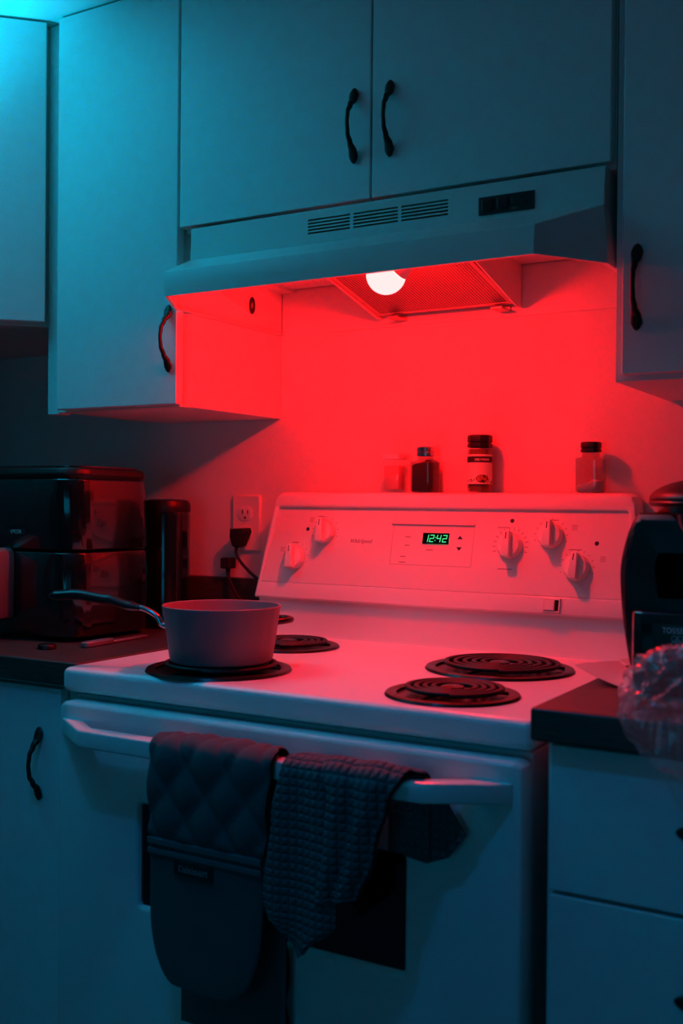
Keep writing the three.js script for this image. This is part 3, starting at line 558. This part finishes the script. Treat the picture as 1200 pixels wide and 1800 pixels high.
// ---------------------------------------------------------------- flyers and plastic bag on the right counter
{
  const sheet = (name, label, c, y, curl, dark, group) => {
    const t = thing(name, label, 'paper', [0, y, 0]); const n = 14, rowsT = [], rowsB = [];
    for (let i = 0; i <= n; i++) { const a = [], b = []; for (let j = 0; j <= n; j++) { const u = j / n, v = i / n; const X = (1 - v) * ((1 - u) * c[0][0] + u * c[1][0]) + v * ((1 - u) * c[3][0] + u * c[2][0]), Z = (1 - v) * ((1 - u) * c[0][1] + u * c[1][1]) + v * ((1 - u) * c[3][1] + u * c[2][1]); const yy = curl * Math.pow(1 - u, 2) * (1 - v * .5) + .0012 * Math.sin(u * 5 + v * 3) + .0015; a.push([X, yy, Z]); b.push([X, yy - .0008, Z]); } rowsT.push(a); rowsB.push(b); }
    const tex = canvasTex(256, 256, (k, w, h) => { k.fillStyle = '#d7d2ca'; k.fillRect(0, 0, w, h); if (dark) { k.fillStyle = '#2a2826'; k.save(); k.translate(w * .6, h * .5); k.rotate(.15); k.fillRect(-60, -16, 120, 14); for (let i = 0; i < 5; i++) k.fillRect(-70 + i * 6, 6 + i * 9, 110 - i * 12, 4); k.restore(); } });
    mesh('sheet', mergeVertices(gridGeo(rowsT)), S({ map: tex, roughness: .75 }), t); mesh('sheet_back', gridGeo(rowsB), M.paper, t); return t;
  };
  sheet('flyer', 'folded pale flyer overhanging the dark counter edge beside stove', [[.744, .412], [.822, .452], [.822, .360], [.768, .290]],   .9385, .016, false);
  sheet('flyer', 'pale flyer with dark print tucked behind folded flyer on counter', [[.766, .282], [.812, .315], [.820, .238], [.782, .222]], .9375, .010, true);
  const b = thing('plastic_bag', 'crumpled clear plastic bag draped over the right counter edge', 'bag', [.945, .936, .640]);
  const g0 = mergeVertices(new THREE.IcosahedronGeometry(1, 22).deleteAttribute('normal').deleteAttribute('uv')), p = g0.attributes.position, v = new THREE.Vector3();
  for (let i = 0; i < p.count; i++) {
    v.fromBufferAttribute(p, i); const n1 = noise.noise(v.x * 1.6 + 3, v.y * 1.6, v.z * 1.6), n2 = 1 - Math.abs(noise.noise(v.x * 3.1, v.y * 3.1 + 7, v.z * 3.1)) * 2, n3 = 1 - Math.abs(noise.noise(v.x * 7, v.y * 7, v.z * 7 + 2)) * 2;
    const r = .82 + .26 * n1 + .16 * n2 + .08 * n3; const up = v.y > 0 ? 1 : .72;
    let x = v.x * r * .066, y = v.y * r * .055 * up + .034, z = v.z * r * .052 + .012;
    if (z < -.012 + .0) y = Math.max(y, .0015); else if (z < -.008) y = Math.max(y, .0015);
    if (z < .0 && y < .0015) z = .0;
    if (v.y < -.15 && v.z > -.2) { y -= .055 * (-.15 - v.y) ; }
    p.setXYZ(i, x, y, z);
  }
  g0.computeVertexNormals(); mesh('film', g0, M.film, b);
}

// ---------------------------------------------------------------- cloths over the oven handle
// path over the bar, from the hem behind it to the hem in front: [arc position, y, z]
function drape(yBack, yFront, xl, xr, opt) {
  const top = .8475, zb = .6425, zfr = .6845, path = [];
  for (let y = yBack; y < .830; y += .006) path.push([y, zb]);
  for (let k = 0; k <= 10; k++) { const a = Math.PI - k / 10 * Math.PI; path.push([.836 + Math.sin(a) * (top - .836), (zb + zfr) / 2 + Math.cos(a) * (zfr - zb) / 2]); }
  for (let y = .830; y > yFront; y -= .006) path.push([y, zfr]); path.push([yFront, zfr]);
  const cols = opt.cols ?? 40, T = opt.t ?? .004, front = [], back = [];
  path.forEach(([y, z], i) => {
    const [py, pz] = path[Math.max(0, i - 1)], [ny, nz] = path[Math.min(path.length - 1, i + 1)], ty = ny - py, tz = nz - pz, l = Math.hypot(ty, tz) || 1, oy = tz / l, oz = -ty / l;
    const isF = i > path.findIndex(q => q[1] > .663), rowF = [], rowB = [];
    for (let j = 0; j <= cols; j++) {
      const u = j / cols; let x = xl(y, isF) + (xr(y, isF) - xl(y, isF)) * u, yy = y; const e = Math.pow(Math.sin(Math.PI * Math.min(1, Math.max(0, u))), .3);
      const d = opt.disp ? opt.disp(u, y, isF, x) : 0; if (opt.hem) yy = opt.hem(u, y, isF);
      const w = T * (.25 + .75 * e);
      rowF.push([x, yy + oy * (w + d), z + oz * (w + d)]); rowB.push([x, yy - oy * 0, z]);
    }
    front.push(rowF); back.push(rowB.reverse());
  });
  const uvScale = opt.uv ?? 1;
  const A = gridGeo(front), B = gridGeo(back);
  for (const g of [A, B]) { const uv = g.attributes.uv, p = g.attributes.position; for (let i = 0; i < uv.count; i++) uv.setXY(i, p.getX(i) * uvScale, (Math.floor(i / (cols + 1)) * .006) * uvScale); }
  return merge([A, B]);
}
{
  const t = thing('oven_mitt', 'quilted grey oven mitt with label hanging over the oven door handle', 'oven mitt', [0, 0, 0]);
  const XL = .2535, XR = .4485;
  const quilt = (u, y) => { const a = (u * 3.0 + y / .075) , b = (u * 3.0 - y / .075); return .0085 * Math.pow(Math.abs(Math.sin(a * Math.PI) * Math.sin(b * Math.PI)), .55); };
  const bottomRound = (y) => { const k = Math.max(0, (.625 - y) / .095); return .045 * (1 - Math.sqrt(Math.max(0, 1 - Math.min(1, k) ** 2))); };
  mesh('mitt_body', drape(.46, .532, (y, f) => XL + (f ? bottomRound(y) + (.845 - y) * .01 : .02), (y, f) => XR - (f ? bottomRound(y) + (.845 - y) * .06 : .005), { cols: 60, t: .007, disp: (u, y, f) => f && y < .722 ? .0005 : quilt(u, y), uv: 40 }), M.mitt, t);
  const band = (y0, y1, z) => bx(XL + .002, XR - .010, y0, y1, .684, z, .002);
  mesh('hem_band', band(.713, .7225, .6955), M.mittTrim, t); mesh('hem_band', band(.700, .7085, .6945), M.mittTrim, t);
  const lt = canvasTex(256, 64, (c, w, h) => { c.fillStyle = '#161616'; c.fillRect(0, 0, w, h); c.fillStyle = '#7d8285'; c.font = 'bold 42px serif'; c.textAlign = 'center'; c.textBaseline = 'middle'; c.fillText('Cuisinart', w / 2, h / 2); });
  const lg = new THREE.BoxGeometry(.062, .0185, .002); lg.translate(.333, .6895, .6945); mesh('brand_label', lg, S({ map: lt, roughness: .8 }), t).userData.label = 'small black sewn label';
}
{
  const t = thing('dish_towel', 'grey waffle-weave dish towel bunched over the oven door handle', 'towel', [0, 0, 0]);
  const L = (tab) => y => lerpTab(tab, y)[0];
  // left fold, ending in a hanging corner
  const lx = L([[.60, .478], [.64, .448], [.68, .441], [.78, .452], [.85, .464]]), rx = L([[.60, .500], [.66, .545], [.75, .545], [.85, .524]]);
  mesh('fold', drape(.70, .612, (y, f) => f ? lx(y) : .468, (y, f) => f ? rx(y) : .53, { cols: 40, t: .005, disp: (u, y, f) => f ? .006 * (.5 + .5 * Math.sin(u * 9 + .6)) * Math.min(1, (.86 - y) / .06) + .002 : .003, hem: (u, y, f) => f && y < .66 ? y + (.66 - y) * .0 + Math.abs(u - .72) * (.66 - y) * .9 : y, uv: 48 }), M.towel, t);
  const lx2 = L([[.68, .516], [.76, .528], [.82, .532], [.85, .519]]), rx2 = L([[.68, .574], [.76, .598], [.82, .614], [.85, .632]]);
  const f2 = mesh('fold', drape(.745, .690, (y, f) => f ? lx2(y) : .59, (y, f) => f ? rx2(y) : .645, { cols: 44, t: .006, disp: (u, y, f) => f ? .007 * Math.pow(Math.abs(Math.sin(u * 6.5 + .3)), 1.2) * Math.min(1, (.87 - y) / .05) + .006 : .002, hem: (u, y, f) => f && y < .74 ? y + (u - .3) * .012 * (.74 - y) / .05 : y, uv: 48 }), M.towel, t);
  // the corner that hangs behind the bar and shows below it
  const bk = [], bb = []; const out = [[.585, .800], [.592, .760], [.610, .742], [.640, .738], [.668, .750], [.690, .780], [.662, .820], [.640, .838], [.600, .838]];
  const fl = polyExtrude(out, .005, .0015); fl.translate(0, 0, .6355); mesh('corner_flap', fl, M.towel, t);
  { const uv = fl.attributes.uv; for (let i = 0; i < uv.count; i++) uv.setXY(i, uv.getX(i) * 48, uv.getY(i) * 48); }
}

// ---------------------------------------------------------------- uplighter out of view beside the counter, placed to wash the ceiling with cyan
{
  const l = thing('unseen_floor_lamp', 'unseen uplighter with bowl shade near the left counter, lights the ceiling', 'lamp', [-.54, 0, .76]);
  mesh('base', lathe([[.0001, .022], [.03, .022], [.12, .014], [.13, .006], [.13, 0], [.0001, 0]], 48), M.blackSatin, l);
  const D = -.17;                                        // how far the bowl sits below 1.63 m
  mesh('pole', new THREE.CylinderGeometry(.011, .011, 1.55 + D, 20).translate(0, .797 + D / 2, 0), M.blackSatin, l);
  mesh('bowl_shade', lathe([[.012, 1.56], [.05, 1.566], [.10, 1.60], [.115, 1.632], [.112, 1.632], [.097, 1.604], [.048, 1.572], [.012, 1.567]], 48).translate(0, D, 0), M.blackSatin, l);
  mesh('unseen_glowing_bulb', new THREE.SphereGeometry(.03, 28, 18).translate(0, 1.612 + D, 0), S({ color: 0xffffff, emissive: new THREE.Color().setRGB(.3, .95, 1), emissiveIntensity: 2 }), l);
  const sp = new THREE.SpotLight(TEAL, TEAL_POWER, 0, .84, .45, 2); sp.position.set(0, 1.648 + D, 0); sp.target.position.set(0, 3, 0); sp.castShadow = true; sp.shadow.radius = 2; sp.name = 'unseen_uplighter_light';
  l.add(sp); l.add(sp.target);
}

// ---------------------------------------------------------------- unseen cyan panel behind the camera, placed to brighten the fronts and back wall
{
  const t = thing('unseen_television', 'unseen flat panel with cyan picture facing the stove, lights the fronts', 'unseen_television', [.75, .78, RZ1 - .002]);
  t.rotation.y = Math.PI;
  mesh('case', bx(-.56, .56, 0, .65, 0, .035, .006, 3), M.blackSatin, t);
  mesh('screen', bx(-.54, .54, .025, .63, .0352, .0372, 0), S({ color: 0x050505, roughness: .3, emissive: UNSEEN_SCREEN, emissiveIntensity: .7 }), t);
  RectAreaLightUniformsLib.init();
  const rl = new THREE.RectAreaLight(UNSEEN_SCREEN, UNSEEN_SCREEN_POWER, 1.08, .605); rl.position.set(0, .3275, .040); rl.rotation.y = Math.PI; rl.name = 'unseen_screen_light'; t.add(rl);
}

// ---------------------------------------------------------------- pendant lamp out of view above, placed to light cooktop and oven front
{
  const l = thing('unseen_pendant_lamp', 'unseen cone pendant lamp before the stove, lights cooktop and oven front', 'lamp', [.42, 1.86, 1.22]);
  mesh('canopy_cap', lathe([[.0001, .2125], [.045, .2125], [.045, .200], [.02, .190], [.0001, .190]].reverse(), 36), M.blackSatin, l);
  mesh('cord', new THREE.CylinderGeometry(.003, .003, .10, 10).translate(0, .145, 0), M.blackMatt, l);
  mesh('shade', lathe([[.014, .100], [.03, .092], [.085, .012], [.085, .004], [.082, .004], [.028, .085], [.014, .092]], 48), M.blackSatin, l);
  mesh('unseen_glowing_bulb', new THREE.SphereGeometry(.026, 28, 18).translate(0, .050, 0), S({ color: 0xffffff, emissive: new THREE.Color().setRGB(.25, .75, 1), emissiveIntensity: 1.5 }), l);
  const sp = new THREE.SpotLight(BLUE, UNSEEN_PENDANT_POWER, 0, 1.08, .45, 2); sp.position.set(0, .016, 0); sp.target.position.set(0, -1.86, 0); sp.castShadow = true; sp.shadow.radius = 1.6; sp.name = 'unseen_pendant_light';
  l.add(sp); l.add(sp.target);
}

renderer.render(scene, camera);
